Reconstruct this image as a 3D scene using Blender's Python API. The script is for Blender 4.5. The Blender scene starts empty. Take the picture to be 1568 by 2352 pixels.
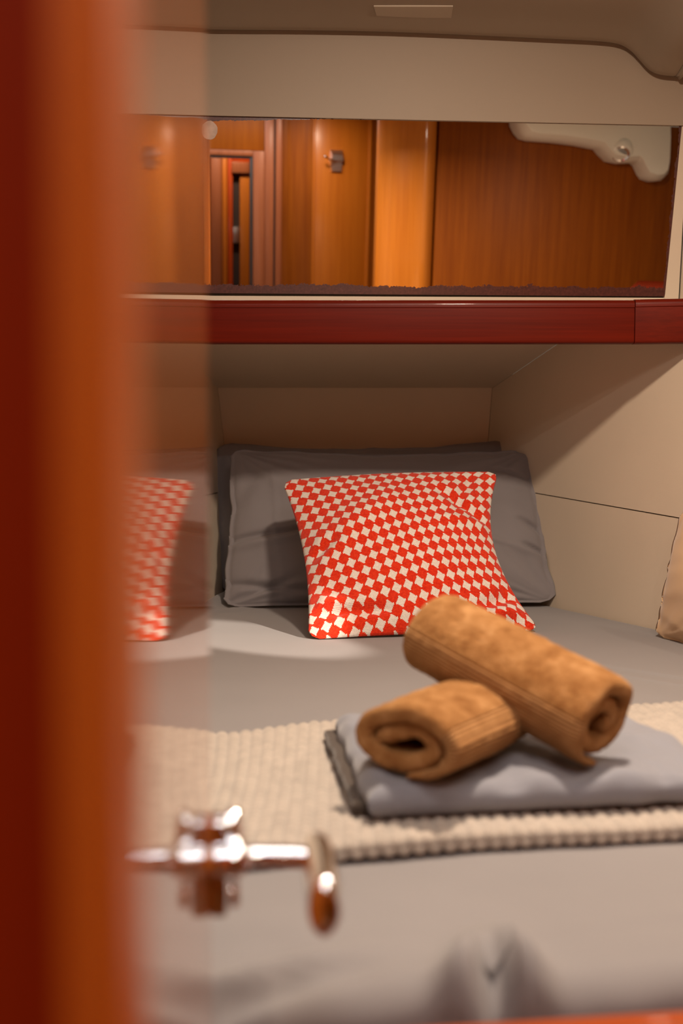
import bpy, bmesh, math, random
from mathutils import Vector, noise, Matrix

# ------------------------------------------------------------------ camera, light, exposure
SC = bpy.context.scene
COL = SC.collection
R = math.radians
F = 2600.0            # focal length in pixels of the 1568x2352 frame
H = 1.25              # camera height above the cabin floor
PITCH = R(3.43)
cam_d = bpy.data.cameras.new('camera')
cam = bpy.data.objects.new('camera', cam_d)
COL.objects.link(cam)
cam.location = (0, 0, H)
cam.rotation_euler = (R(90) - PITCH, 0, 0)
cam_d.sensor_fit = 'HORIZONTAL'
cam_d.sensor_width = 24.0
cam_d.lens = F / 1568 * 24.0
cam_d.clip_start = 0.02
cam_d.dof.use_dof = True
cam_d.dof.focus_distance = 2.12
cam_d.dof.aperture_fstop = 3.5
SC.camera = cam
SC.view_settings.view_transform = 'Standard'
SC.view_settings.look = 'None'
SC.view_settings.gamma = 1.0
SC.view_settings.use_curve_mapping = False
SC.view_settings.exposure = 0.0
SC.cycles.max_bounces = 14
SC.cycles.glossy_bounces = 8
SC.cycles.caustics_reflective = True
SC.cycles.blur_glossy = 0.5

W = bpy.data.worlds.new('world')
SC.world = W
W.use_nodes = True
W.node_tree.nodes['Background'].inputs[0].default_value = (1.0, 0.8, 0.6, 1)
W.node_tree.nodes['Background'].inputs[1].default_value = 0.15


def lamp(name, kind, loc, power, color, target=None, **kw):
    d = bpy.data.lights.new(name, kind)
    d.energy = power
    d.color = color
    for k, v in kw.items():
        setattr(d, k, v)
    o = bpy.data.objects.new(name, d)
    COL.objects.link(o)
    o.location = loc
    if target is not None:
        o.rotation_euler = (Vector(target) - Vector(loc)).to_track_quat('-Z', 'Y').to_euler()
    return o


WARM = (1.0, 0.80, 0.62)
CEIL = H + 0.764
# ceiling downlight over the berth, corridor downlight, reading spot
lamp('cabin_downlight_glow', 'AREA', (0.32, 1.12, CEIL + 0.022), 20, WARM, (0.30, 1.40, 0.6), shape='DISK', size=0.10)
lamp('corridor_downlight_glow', 'AREA', (0.42, -0.12, H + 0.91), 4.5, WARM, (0.40, 0.0, 0.0), shape='DISK', size=0.10)
lamp('added_side_fill', 'AREA', (1.08, 1.32, CEIL + 0.022), 3.5, WARM, (1.12, 1.15, 0.0), shape='DISK', size=0.08)  # added fill to brighten the spotlight housing, no known lamp here
lamp('galley_downlight_glow', 'AREA', (0.2, -0.95, H + 0.91), 4.5, WARM, (0.2, -0.95, 0.0), shape='DISK', size=0.10)


lamp('added_strip_fill', 'AREA', (-0.04, 0.50, H + 0.786), 5.5, (1.0, 0.92, 0.84), (-0.04, 0.58, 0.5), shape='RECTANGLE', size=0.76, size_y=0.05)  # added strip without a fitting, for long highlights on handle and shelf edge
lamp('added_corridor_fill', 'AREA', (0.08, -0.18, H + 0.905), 4.2, (0.97, 0.97, 1.0), (0.08, -0.12, 0.0), shape='RECTANGLE', size=0.46, size_y=0.34)  # added lamp, no real hatch: gives the chrome handle white highlights

# ------------------------------------------------------------------ geometry helpers
def ray(px, py):
    a, b = px - 784.0, 1176.0 - py
    cp, sp = math.cos(PITCH), math.sin(PITCH)
    return Vector((a, F * cp + b * sp, -F * sp + b * cp))


def P(px, py, d):
    r = ray(px, py)
    return Vector((0, 0, H)) + r * (d / r.y)


def PZ(px, py, z):
    r = ray(px, py)
    return Vector((0, 0, H)) + r * ((z - H) / r.z)


def link(name, me, mat, parent):
    o = bpy.data.objects.new(name, me)
    COL.objects.link(o)
    if mat is not None:
        for m in (mat if isinstance(mat, (list, tuple)) else [mat]):
            me.materials.append(m)
    if parent is not None:
        o.parent = parent
        o.matrix_parent_inverse = Matrix.Translation(-parent.location)
    return o


def mesh(name, verts, faces, mat, parent=None, smooth=False, uvs=None, mids=None, recalc=True):
    me = bpy.data.meshes.new(name)
    me.from_pydata([tuple(v) for v in verts], [], faces)
    if uvs is not None:
        uvl = me.uv_layers.new(name='UVMap')
        for l in me.loops:
            uvl.data[l.index].uv = uvs[l.vertex_index]
    if mids is not None:
        for p, m in zip(me.polygons, mids):
            p.material_index = m
    if recalc:
        bm = bmesh.new()
        bm.from_mesh(me)
        bmesh.ops.recalc_face_normals(bm, faces=bm.faces)
        bm.to_mesh(me)
        bm.free()
    if smooth:
        for p in me.polygons:
            p.use_smooth = True
    return link(name, me, mat, parent)


def bevelled(name, bm, mat, parent=None, bevel=0.0, seg=2, smooth=True, angle=30):
    if bevel > 0:
        ed = [e for e in bm.edges if len(e.link_faces) == 2 and e.calc_face_angle(0) > R(angle)]
        bmesh.ops.bevel(bm, geom=ed, offset=bevel, segments=seg, affect='EDGES', profile=0.5, clamp_overlap=True)
    bmesh.ops.recalc_face_normals(bm, faces=bm.faces)
    me = bpy.data.meshes.new(name)
    bm.to_mesh(me)
    bm.free()
    o = link(name, me, mat, parent)
    if smooth:
        for p in me.polygons:
            p.use_smooth = True
        try:
            me.set_sharp_from_angle(angle=R(35))
        except Exception:
            pass
    return o


def box(name, lo, hi, mat, parent=None, bevel=0.003, seg=2, rot=None, pivot=None):
    bm = bmesh.new()
    bmesh.ops.create_cube(bm, size=1)
    lo, hi = Vector(lo), Vector(hi)
    for v in bm.verts:
        v.co = Vector((lo[i] + (v.co[i] + 0.5) * (hi[i] - lo[i]) for i in range(3)))
    if rot is not None:
        pv = Vector(pivot) if pivot is not None else (lo + hi) / 2
        for v in bm.verts:
            v.co = rot @ (v.co - pv) + pv
    return bevelled(name, bm, mat, parent, bevel, seg)


def slab(name, quad, th, mat, parent=None, bevel=0.0015):
    """A panel: front face = quad (4 points or more, planar enough), thickness th pushed along the back direction vector."""
    bm = bmesh.new()
    q = [Vector(p) for p in quad]
    off = Vector(th)
    a = [bm.verts.new(p) for p in q]
    b = [bm.verts.new(p + off) for p in q]
    n = len(q)
    bm.faces.new(a)
    bm.faces.new(list(reversed(b)))
    for i in range(n):
        bm.faces.new((a[(i + 1) % n], a[i], b[i], b[(i + 1) % n]))
    return bevelled(name, bm, mat, parent, bevel, 2)


def prism_z(name, pts, z0, z1, mat, parent=None, bevel=0.0):
    """plan outline pts (x, y) raised from z0 to z1"""
    return slab(name, [(x, y, z0) for x, y in pts], (0, 0, z1 - z0), mat, parent, bevel)


def tube(name, pts, rad, mat, parent=None, seg=16, sub=6, flat=1.0, caps=True):
    P_ = [Vector(p) for p in pts]
    n = len(P_)
    rr = rad if isinstance(rad, (list, tuple)) else [rad] * n
    C, Rr = [], []
    for i in range(n - 1):
        p0, p1, p2, p3 = P_[max(i - 1, 0)], P_[i], P_[i + 1], P_[min(i + 2, n - 1)]
        for k in range(sub):
            t = k / sub
            C.append(0.5 * ((2 * p1) + (p2 - p0) * t + (2 * p0 - 5 * p1 + 4 * p2 - p3) * t * t + (3 * p1 - p0 - 3 * p2 + p3) * t ** 3))
            Rr.append(rr[i] * (1 - t) + rr[i + 1] * t)
    C.append(P_[-1])
    Rr.append(rr[-1])
    V, Fc = [], []
    up = Vector((0, 0, 1))
    last = None
    # rounded ends
    CC, RR = [], []
    t0 = (C[1] - C[0]).normalized()
    t1 = (C[-1] - C[-2]).normalized()
    if caps:
        for k in range(4):
            a = k / 4 * math.pi / 2
            CC.append(C[0] - t0 * Rr[0] * math.cos(a))
            RR.append(max(Rr[0] * math.sin(a), 1e-5))
    CC += C
    RR += Rr
    if caps:
        for k in range(3, -1, -1):
            a = k / 4 * math.pi / 2
            CC.append(C[-1] + t1 * Rr[-1] * math.cos(a))
            RR.append(max(Rr[-1] * math.sin(a), 1e-5))
    m = len(CC)
    for i, c in enumerate(CC):
        t = (CC[min(i + 1, m - 1)] - CC[max(i - 1, 0)]).normalized()
        if last is None:
            s = t.cross(up)
            if s.length < 1e-3:
                s = t.cross(Vector((1, 0, 0)))
        else:
            s = last - t * last.dot(t)
        s.normalize()
        last = s
        w = t.cross(s).normalized()
        for k in range(seg):
            a = 2 * math.pi * k / seg
            V.append(c + s * (RR[i] * math.cos(a)) + w * (RR[i] * flat * math.sin(a)))
    for i in range(m - 1):
        for k in range(seg):
            Fc.append((i * seg + k, i * seg + (k + 1) % seg, (i + 1) * seg + (k + 1) % seg, (i + 1) * seg + k))
    Fc.append(tuple(range(seg)))
    Fc.append(tuple(range((m - 1) * seg, m * seg)))
    return mesh(name, V, Fc, mat, parent, smooth=True)


def lathe(name, prof, origin, axis, mat, parent=None, seg=40):
    """profile [(r, h)] turned round axis at origin"""
    q = Vector(axis).normalized().to_track_quat('Z', 'Y')
    V, Fc = [], []
    for r, h in prof:
        for k in range(seg):
            a = 2 * math.pi * k / seg
            V.append(Vector(origin) + q @ Vector((r * math.cos(a), r * math.sin(a), h)))
    for i in range(len(prof) - 1):
        for k in range(seg):
            Fc.append((i * seg + k, i * seg + (k + 1) % seg, (i + 1) * seg + (k + 1) % seg, (i + 1) * seg + k))
    Fc.append(tuple(range(seg)))
    Fc.append(tuple(range((len(prof) - 1) * seg, len(prof) * seg)))
    o = mesh(name, V, Fc, mat, parent, smooth=True)
    try:
        o.data.set_sharp_from_angle(angle=R(40))
    except Exception:
        pass
    return o


def empty(name, loc):
    o = bpy.data.objects.new(name, None)
    COL.objects.link(o)
    o.location = loc
    return o


def tag(o, label=None, cat=None, group=None, kind=None):
    if label:
        o['label'] = label
    if cat:
        o['category'] = cat
    if group:
        o['group'] = group
    if kind:
        o['kind'] = kind
    return o


def struct(o, label=None):
    o['kind'] = 'structure'
    if label:
        o['label'] = label
    return o


def nz(*a):
    return noise.noise(Vector(a if len(a) == 3 else (a[0], a[1], 0.0)))


def fbm(x, y, z=0.0, o=4):
    s, a, f = 0, 1, 1
    for _ in range(o):
        s += a * noise.noise(Vector((x * f, y * f, z + f)))
        a *= 0.5
        f *= 2.03
    return s


def sstep(a, b, x):
    t = max(0.0, min(1.0, (x - a) / (b - a)))
    return t * t * (3 - 2 * t)


# ------------------------------------------------------------------ materials
class NT:
    def __init__(s, name):
        s.m = bpy.data.materials.new(name)
        s.m.use_nodes = True
        s.t = s.m.node_tree
        s.b = s.t.nodes['Principled BSDF']
        s.out = s.t.nodes['Material Output']

    def n(s, typ, **kw):
        o = s.t.nodes.new(typ)
        for k, v in kw.items():
            setattr(o, k, v)
        return o

    def l(s, a, b):
        s.t.links.new(a, b)

    def val(s, op, a, b=None, c=None):
        o = s.n('ShaderNodeMath', operation=op)
        for i, x in enumerate((a, b, c)):
            if x is None:
                continue
            if isinstance(x, (int, float)):
                o.inputs[i].default_value = x
            else:
                s.l(x, o.inputs[i])
        return o.outputs[0]

    def coord(s, kind='Object', scale=(1, 1, 1)):
        c = s.n('ShaderNodeTexCoord')
        m = s.n('ShaderNodeMapping')
        m.inputs['Scale'].default_value = scale
        s.l(c.outputs[kind], m.inputs[0])
        return m.outputs[0]

    def noise(s, vec, scale, detail=3, rough=0.5, dist=0.0):
        o = s.n('ShaderNodeTexNoise')
        o.inputs['Scale'].default_value = scale
        o.inputs['Detail'].default_value = detail
        o.inputs['Roughness'].default_value = rough
        o.inputs['Distortion'].default_value = dist
        s.l(vec, o.inputs['Vector'])
        return o.outputs['Fac']

    def ramp(s, fac, stops):
        o = s.n('ShaderNodeValToRGB')
        e = o.color_ramp.elements
        while len(e) < len(stops):
            e.new(0.5)
        for i, (p, c) in enumerate(stops):
            e[i].position = p
            e[i].color = (*c, 1)
        s.l(fac, o.inputs[0])
        return o.outputs[0]

    def bump(s, h, strength=0.3, dist=0.001, normal=None):
        o = s.n('ShaderNodeBump')
        o.inputs['Strength'].default_value = strength
        o.inputs['Distance'].default_value = dist
        s.l(h, o.inputs['Height'])
        if normal is not None:
            s.l(normal, o.inputs['Normal'])
        s.l(o.outputs[0], s.b.inputs['Normal'])
        return o.outputs[0]

    def set(s, **kw):
        names = dict(color='Base Color', rough='Roughness', metal='Metallic', coat='Coat Weight', coatr='Coat Roughness',
                     sheen='Sheen Weight', sheenr='Sheen Roughness', spec='Specular IOR Level', sss='Subsurface Weight')
        for k, v in kw.items():
            i = s.b.inputs[names[k]]
            i.default_value = (*v, 1) if isinstance(v, tuple) else v
        return s


def wood(name, dark, light, coat=0.8, coatr=0.08, rough=0.45, vert=True, wave=0.0):
    m = NT(name)
    sc = (45, 45, 1.6) if vert else (1.6, 45, 45)
    v = m.coord('Object', sc)
    f1 = m.noise(v, 1.0, 4, 0.6, 0.3)
    v2 = m.coord('Object', (260, 260, 5) if vert else (5, 260, 260))
    f2 = m.noise(v2, 1.0, 2, 0.6)
    mix = m.val('MULTIPLY_ADD', f2, 0.45, m.val('MULTIPLY', f1, 0.55))
    c = m.ramp(mix, [(0.30, dark), (0.72, light)])
    m.l(c, m.b.inputs['Base Color'])
    m.set(rough=rough, coat=coat, coatr=coatr, spec=0.12)
    if wave:
        vw = m.coord('Object', (1, 1, 1))
        m.bump(m.noise(vw, 9.0, 2), wave, 0.01)
    return m.m


def plain(name, color, rough=0.5, vary=0.06, nscale=6.0, bump=0.0, bscale=300, **kw):
    m = NT(name)
    v = m.coord()
    f = m.noise(v, nscale, 3)
    lo = tuple(max(0, c * (1 - vary)) for c in color)
    hi = tuple(min(1, c * (1 + vary)) for c in color)
    m.l(m.ramp(f, [(0.3, lo), (0.7, hi)]), m.b.inputs['Base Color'])
    m.set(rough=rough, **kw)
    if bump:
        m.bump(m.noise(v, bscale, 3), bump, 0.0006)
    return m.m


def fabric(name, color, weave=1400, bump=0.25, sheen=0.25, vary=0.05, rough=0.85):
    m = NT(name)
    v = m.coord()
    f = m.noise(v, 4, 3)
    lo = tuple(c * (1 - vary) for c in color)
    hi = tuple(c * (1 + vary) for c in color)
    m.l(m.ramp(f, [(0.3, lo), (0.7, hi)]), m.b.inputs['Base Color'])
    m.set(rough=rough, sheen=sheen, sheenr=0.5, spec=0.2)
    a = m.noise(v, weave, 2, 0.7)
    w = m.noise(v, 28, 3, 0.55, 0.6)
    h = m.val('MULTIPLY_ADD', w, 2.6, a)
    m.bump(h, bump, 0.0008)
    return m.m


M = {}
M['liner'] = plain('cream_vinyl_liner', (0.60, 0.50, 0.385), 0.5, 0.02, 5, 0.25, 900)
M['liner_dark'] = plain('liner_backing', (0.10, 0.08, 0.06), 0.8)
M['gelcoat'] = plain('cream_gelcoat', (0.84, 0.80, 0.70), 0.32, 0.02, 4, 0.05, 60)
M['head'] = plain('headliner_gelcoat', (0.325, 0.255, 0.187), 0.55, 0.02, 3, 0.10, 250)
M['hatch'] = plain('hatch_cream', (0.47, 0.39, 0.30), 0.5, 0.02)
M['cherry'] = wood('varnished_cherry', (0.070, 0.0035, 0.0003), (0.125, 0.007, 0.0006), 0.10, 0.06, 0.4, vert=False)
M['cherry_v'] = wood('varnished_cherry_upright', (0.30, 0.030, 0.002), (0.46, 0.060, 0.004), 0.35, 0.15, 0.5, vert=True)
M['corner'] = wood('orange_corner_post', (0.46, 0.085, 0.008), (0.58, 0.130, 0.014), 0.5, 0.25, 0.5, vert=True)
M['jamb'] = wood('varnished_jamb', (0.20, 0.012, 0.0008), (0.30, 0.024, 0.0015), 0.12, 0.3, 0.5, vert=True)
M['door'] = wood('varnished_door', (0.34, 0.085, 0.010), (0.50, 0.14, 0.018), 1.0, 0.035, 0.4, vert=True)
def door_grain():
    mm = M['door']
    t = NT.__new__(NT)
    t.m, t.t = mm, mm.node_tree
    t.b = t.t.nodes['Principled BSDF']
    v = t.coord('Object', (500, 500, 1.2))
    o_ = t.n('ShaderNodeBump')
    o_.inputs['Strength'].default_value = 0.01
    o_.inputs['Distance'].default_value = 0.0006
    t.l(t.noise(v, 1.0, 2), o_.inputs['Height'])
    t.l(o_.outputs[0], t.b.inputs['Coat Normal'])


door_grain()
M['panel'] = wood('orange_cherry_panel', (0.34, 0.085, 0.005), (0.48, 0.140, 0.011), 0.3, 0.24, 0.4, vert=True)
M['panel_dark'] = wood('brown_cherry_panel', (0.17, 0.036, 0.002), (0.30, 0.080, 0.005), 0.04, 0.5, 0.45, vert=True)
M['panel_lit'] = wood('lit_cherry_post', (0.46, 0.135, 0.012), (0.60, 0.20, 0.024), 0.7, 0.09, 0.4, vert=True)  # same cherry as the panels, lightened to paint in the post's lit face
M['frame'] = wood('brown_door_frame', (0.20, 0.055, 0.018), (0.31, 0.095, 0.036), 0.2, 0.3, 0.45, vert=True)
M['black'] = plain('black_rubber', (0.012, 0.010, 0.010), 0.5)
M['shadow_gap'] = plain('dark_gap', (0.03, 0.015, 0.01), 0.8)
M['chrome'] = plain('polished_chrome', (0.86, 0.86, 0.88), 0.06, 0.0, metal=1.0)
M['satin'] = plain('satin_chrome', (0.95, 0.95, 0.97), 0.28, 0.0, metal=1.0)
M['steel'] = plain('brushed_steel', (0.6, 0.6, 0.58), 0.3, 0.02, metal=1.0)
M['sheet'] = fabric('grey_taupe_sheet', (0.225, 0.212, 0.212), bump=0.10)
M['pillow'] = fabric('grey_pillow_case', (0.205, 0.187, 0.192), bump=0.22)
M['fold'] = fabric('blue_grey_cotton', (0.215, 0.220, 0.250), bump=0.12)
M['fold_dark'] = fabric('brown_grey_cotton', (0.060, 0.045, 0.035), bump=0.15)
M['tan'] = fabric('tan_cushion_cloth', (0.62, 0.41, 0.225), bump=0.2)
M['floor'] = wood('dark_sole_boards', (0.14, 0.05, 0.015), (0.26, 0.10, 0.03), 0.4, 0.2, 0.5, vert=False)


def knit_mat():
    m = NT('cream_knit_wool')
    v = m.coord()
    m.l(m.ramp(m.noise(v, 60, 3), [(0.3, (0.345, 0.30, 0.255)), (0.7, (0.435, 0.375, 0.315))]), m.b.inputs['Base Color'])
    m.set(rough=0.95, sheen=0.3, sheenr=0.6, spec=0.1)
    m.bump(m.noise(v, 900, 3, 0.7), 0.5, 0.001)
    return m.m


def terry_mat():
    m = NT('tan_terry')
    v = m.coord()
    uv = m.n('ShaderNodeUVMap')
    sp = m.n('ShaderNodeSeparateXYZ')
    m.l(uv.outputs[0], sp.inputs[0])
    c = m.ramp(m.noise(v, 45, 4, 0.6), [(0.34, (0.25, 0.102, 0.030)), (0.52, (0.38, 0.178, 0.062)), (0.66, (0.50, 0.260, 0.105))])
    # woven band near the outer hem: u = distance from the hem in metres
    band = m.val('MULTIPLY', m.val('LESS_THAN', sp.outputs[0], 0.072), m.val('GREATER_THAN', sp.outputs[0], 0.016))
    mixc = m.n('ShaderNodeMix', data_type='RGBA')
    m.l(m.val('MULTIPLY', band, 0.6), mixc.inputs[0])
    m.l(c, mixc.inputs[6])
    mixc.inputs[7].default_value = (0.40, 0.205, 0.085, 1)
    m.l(mixc.outputs[2], m.b.inputs['Base Color'])
    m.b.inputs['Sheen Tint'].default_value = (0.9, 0.55, 0.25, 1)
    m.set(rough=1.0, sheen=0.35, sheenr=0.5, spec=0.03)
    pile = m.val('MULTIPLY_ADD', m.noise(v, 230, 4, 0.7), 1.6, m.noise(v, 700, 3, 0.7))
    rib = m.val('SINE', m.val('MULTIPLY', sp.outputs[0], 2 * math.pi / 0.0031))
    inv = m.val('SUBTRACT', 1.0, m.val('MULTIPLY', band, 0.92))
    h = m.val('ADD', m.val('MULTIPLY', pile, inv), m.val('MULTIPLY', m.val('MULTIPLY', rib, band), 0.6))
    m.bump(h, 0.9, 0.0022)
    return m.m


def cushion_mat():
    """white four-pointed stars woven in a red ground, stepped edges"""
    m = NT('red_white_star_weave')
    uv = m.n('ShaderNodeUVMap')
    sp = m.n('ShaderNodeSeparateXYZ')
    m.l(uv.outputs[0], sp.inputs[0])
    u, v = sp.outputs[0], sp.outputs[1]
    # cells: rows lean a little
    x = m.val('MULTIPLY_ADD', u, 17.6, m.val('MULTIPLY', v, 2.6))
    y = m.val('MULTIPLY_ADD', v, 15.0, m.val('MULTIPLY', u, -3.4))
    Q = 13.0
    x = m.val('DIVIDE', m.val('FLOOR', m.val('MULTIPLY', x, Q)), Q)
    y = m.val('DIVIDE', m.val('FLOOR', m.val('MULTIPLY', y, Q)), Q)
    fx = m.val('SUBTRACT', m.val('FRACT', m.val('ADD', x, 100.0)), 0.4615)
    fy = m.val('SUBTRACT', m.val('FRACT', m.val('ADD', y, 100.0)), 0.4615)
    # small twist of the star
    tx = m.val('MULTIPLY_ADD', fy, 0.15, fx)
    ty = m.val('MULTIPLY_ADD', fx, -0.15, fy)
    pw = 0.80
    s = m.val('ADD', m.val('POWER', m.val('ABSOLUTE', tx), pw), m.val('POWER', m.val('ABSOLUTE', ty), pw))
    star = m.val('LESS_THAN', s, 0.568)
    co = m.coord()
    redc = m.ramp(m.noise(co, 260, 3, 0.7), [(0.3, (0.50, 0.012, 0.002)), (0.7, (0.72, 0.045, 0.010))])
    whc = m.ramp(m.noise(co, 350, 3, 0.7), [(0.3, (0.60, 0.52, 0.46)), (0.7, (0.76, 0.69, 0.63))])
    mx = m.n('ShaderNodeMix', data_type='RGBA')
    m.l(star, mx.inputs[0])
    m.l(redc, mx.inputs[6])
    m.l(whc, mx.inputs[7])
    m.l(mx.outputs[2], m.b.inputs['Base Color'])
    m.set(rough=0.9, sheen=0.15, spec=0.15)
    th = m.val('SINE', m.val('MULTIPLY', v, 2 * math.pi * 190))
    h = m.val('ADD', m.val('MULTIPLY', m.noise(co, 500, 3, 0.7), 1.5), m.val('MULTIPLY', th, 0.3))
    h = m.val('MULTIPLY_ADD', star, -0.9, h)
    m.bump(h, 0.55, 0.0009)
    return m.m


M['knit'] = knit_mat()
M['terry'] = terry_mat()
M['stars'] = cushion_mat()
M['orange_back'] = fabric('orange_cushion_back', (0.50, 0.13, 0.02), bump=0.2)


def emis(name, col, s):
    m = NT(name)
    m.b.inputs['Emission Color'].default_value = (*col, 1)
    m.b.inputs['Emission Strength'].default_value = s
    m.set(color=(0.8, 0.8, 0.8))
    return m.m


M['bulb'] = emis('lit_diffuser', (1.0, 0.82, 0.62), 14)

# ------------------------------------------------------------------ the big mirror's plane, and points seen in it
YAW, TILT = R(6.5), R(5.5)
MN = Vector((math.sin(YAW) * math.cos(TILT), -math.cos(YAW) * math.cos(TILT), -math.sin(TILT))).normalized()
M0 = P(784, 480, 2.22)


def MP(px, py, off=0.0):
    """where the view ray through (px, py) meets the mirror plane (pushed off along its normal)"""
    r = ray(px, py)
    o = Vector((0, 0, H))
    t = (M0 + MN * off - o).dot(MN) / r.dot(MN)
    return o + r * t


def RF(px, py, Y):
    """the real point at depth Y that the mirror shows at (px, py)"""
    a = MP(px, py)
    d = ray(px, py).normalized()
    d = d - MN * (2 * d.dot(MN))
    return a + d * ((Y - a.y) / d.y)


# ------------------------------------------------------------------ setting: floor, berth niche, upper wall
YB = 2.75
YS = 2.10                      # front of the shelf
ZB = H - 0.356                 # mattress top

floor = struct(box('floor', (-1.4, -1.6, -0.05), (2.1, 0.72, 0.0), M['liner_dark'], None, 0))
for i in range(9):
    struct(box('sole_board', (-1.3, -1.5 + i * 0.245, 0.0), (2.0, -1.5 + i * 0.245 + 0.238, 0.012), M['floor'], floor, 0.002))

# back wall of the berth: a backing with the trapezoid panel in front
TL, TR = P(500, 891, YB), P(1130, 888, YB)
BL, BR = P(556, 1372, YB), P(1092, 1372, YB)
wall_back = struct(slab('wall_back', [P(440, 860, YB + 0.012), P(1180, 860, YB + 0.012), P(1180, 1500, YB + 0.012), P(440, 1500, YB + 0.012)], (0, 0.02, 0), M['liner_dark'], None, 0))
slab('panel', [TL, TR, BR, BL], (0, 0.010, 0), M['liner'], wall_back, 0.0015)

# soffit under the shelf: from the back wall's top edge up to the shelf
z1 = P(1280, 787, 2.50).z
slope = (z1 - TL.z) / (YB - 2.50)


def soff(x, y):
    return Vector((x, y, TL.z + slope * (YB - y)))


def rx(y):      # right wall at the soffit level
    return TR.x + 0.45 * (YB - y)


def lx(y):
    return TL.x - 0.22 * (YB - y)


soffit = struct(slab('trim_3', [soff(TL.x - 0.001, YB), soff(TR.x + 0.001, YB), soff(rx(2.46), 2.46), soff(lx(2.46), 2.46)], (0, 0, 0.02), M['liner'], None, 0.001), 'cream vinyl soffit panel sloping up under the shelf')


# right wall below the shelf: three panels, seams between (ruled surfaces)
def RWt(y):
    p = soff(rx(y), y)
    p.z = min(p.z, H + 0.243)
    return p


def edge_x(a, b, z):
    return a.x + (b.x - a.x) * (z - a.z) / (b.z - a.z)


def RWs(y):     # seam line
    z = H - 0.0975 - 0.065 * (YB - y)
    return Vector((edge_x(TR, BR, H - 0.0975) + 0.452 * (YB - y), y, z))


def RWb(y):     # at mattress level
    return Vector((edge_x(TR, BR, ZB - 0.05) + 0.475 * (2.75 - y) + (max(0, 2.10 - y) * 0.5), y, ZB - 0.05))


def strip_panel(name, fa, fb, y0, y1, mat, parent, th, gap=0.0012, n=8, ta=0.0, tb=1.0, back=Vector((1, 0, 0))):
    V, Fc = [], []
    for side in (0, 1):
        for i in range(n + 1):
            y = y0 + (y1 - y0) * i / n
            a, b = fa(y), fb(y)
            d = (b - a).normalized()
            for p in (a + d * gap, b - d * gap):
                V.append(p + back * (th * side))
    m = (n + 1) * 2
    for i in range(n):
        a = i * 2
        Fc.append((a, a + 1, a + 3, a + 2))
        Fc.append((m + a + 2, m + a + 3, m + a + 1, m + a))
        Fc.append((a, a + 2, m + a + 2, m + a))
        Fc.append((a + 1, m + a + 1, m + a + 3, a + 3))
    Fc.append((0, m, m + 1, 1))
    e = n * 2
    Fc.append((e, e + 1, m + e + 1, m + e))
    return mesh(name, V, Fc, mat, parent)


YR = 1.60
wall_right = struct(strip_panel('wall_right', lambda y: RWt(y) + Vector((0.012, 0, 0)), lambda y: RWs(y) + Vector((0.012, 0, 0)), YR, YB + 0.01, M['liner_dark'], None, 0.02))
strip_panel('wall_backing', lambda y: RWs(y) + Vector((0.012, 0, 0.01)), lambda y: RWb(y) + Vector((0.012, 0, 0)), YR, YB + 0.01, M['liner_dark'], wall_right, 0.02)
strip_panel('panel', RWt, RWs, YR, YB - 0.001, M['liner'], wall_right, 0.010)
strip_panel('panel', RWs, RWb, YR, YB - 0.001, M['liner'], wall_right, 0.010)


# left wall
def LWt(y):
    p = soff(lx(y), y)
    p.z = min(p.z, H + 0.243)
    return p


def LWs(y):
    return Vector((edge_x(TL, BL, H - 0.112) - 0.20 * (YB - y), y, H - 0.112 - 0.02 * (YB - y)))


def LWb(y):
    return Vector((edge_x(TL, BL, ZB - 0.05) - 0.19 * (YB - y), y, ZB - 0.05))


wall_left = struct(strip_panel('wall_left', lambda y: LWt(y) - Vector((0.012, 0, 0)), lambda y: LWs(y) - Vector((0.012, 0, 0)), YR, YB + 0.01, M['liner_dark'], None, 0.02, back=Vector((-1, 0, 0))))
strip_panel('wall_backing', lambda y: LWs(y) - Vector((0.012, 0, -0.01)), lambda y: LWb(y) - Vector((0.012, 0, 0)), YR, YB + 0.01, M['liner_dark'], wall_left, 0.02, back=Vector((-1, 0, 0)))
strip_panel('panel', LWt, LWs, YR, YB - 0.001, M['liner'], wall_left, 0.010, back=Vector((-1, 0, 0)))
strip_panel('panel', LWs, LWb, YR, YB - 0.001, M['liner'], wall_left, 0.010, back=Vector((-1, 0, 0)))

# hull side further forward (outside the picture), closing the cabin
prism_z('panel', [(-0.43, 1.66), (-1.15, 0.9), (-1.15, 0.22), (-1.18, 0.22), (-1.18, 0.92), (-0.5, 1.66)], 0.0, CEIL + 0.05, M['liner'], wall_left)
xr = RWs(YR).x
prism_z('panel', [(xr + 0.02, YR + 0.02), (1.95, 0.9), (1.95, 0.5), (1.98, 0.5), (1.98, 0.92), (xr + 0.06, YR + 0.05)], 0.0, ZB + 0.55, M['liner'], wall_right)

# upper wall behind the mirror (same lean as the mirror)
def plane_slab(name, pts, off, th, mat, parent, bevel=0.0012):
    return slab(name, [MP(x, y, off) for x, y in pts], -MN * th, mat, parent, bevel)


wall_upper = struct(plane_slab('wall_upper', [(-260, 40), (1720, 40), (1720, 720), (-260, 720)], -0.010, 0.02, M['liner_dark'], None), 'wall behind the wide mirror above the shelf')
# cream strip below the mirror, cream strip right of it and the next panel
plane_slab('panel', [(-260, 676), (1527, 684), (1527, 715), (-260, 715)], 0.001, 0.009, M['liner'], wall_upper)
plane_slab('panel', [(1566, 286), (1580, 286), (1556, 715), (1519, 715), (1527, 676)], 0.001, 0.009, M['liner'], wall_upper)
# cream coaming above the mirror, slightly proud of it
plane_slab('panel', [(-260, 20), (1760, 20), (1760, 292), (1562, 288), (470, 265), (-260, 250)], 0.006, 0.012, M['head'], wall_upper, 0.002)
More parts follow.
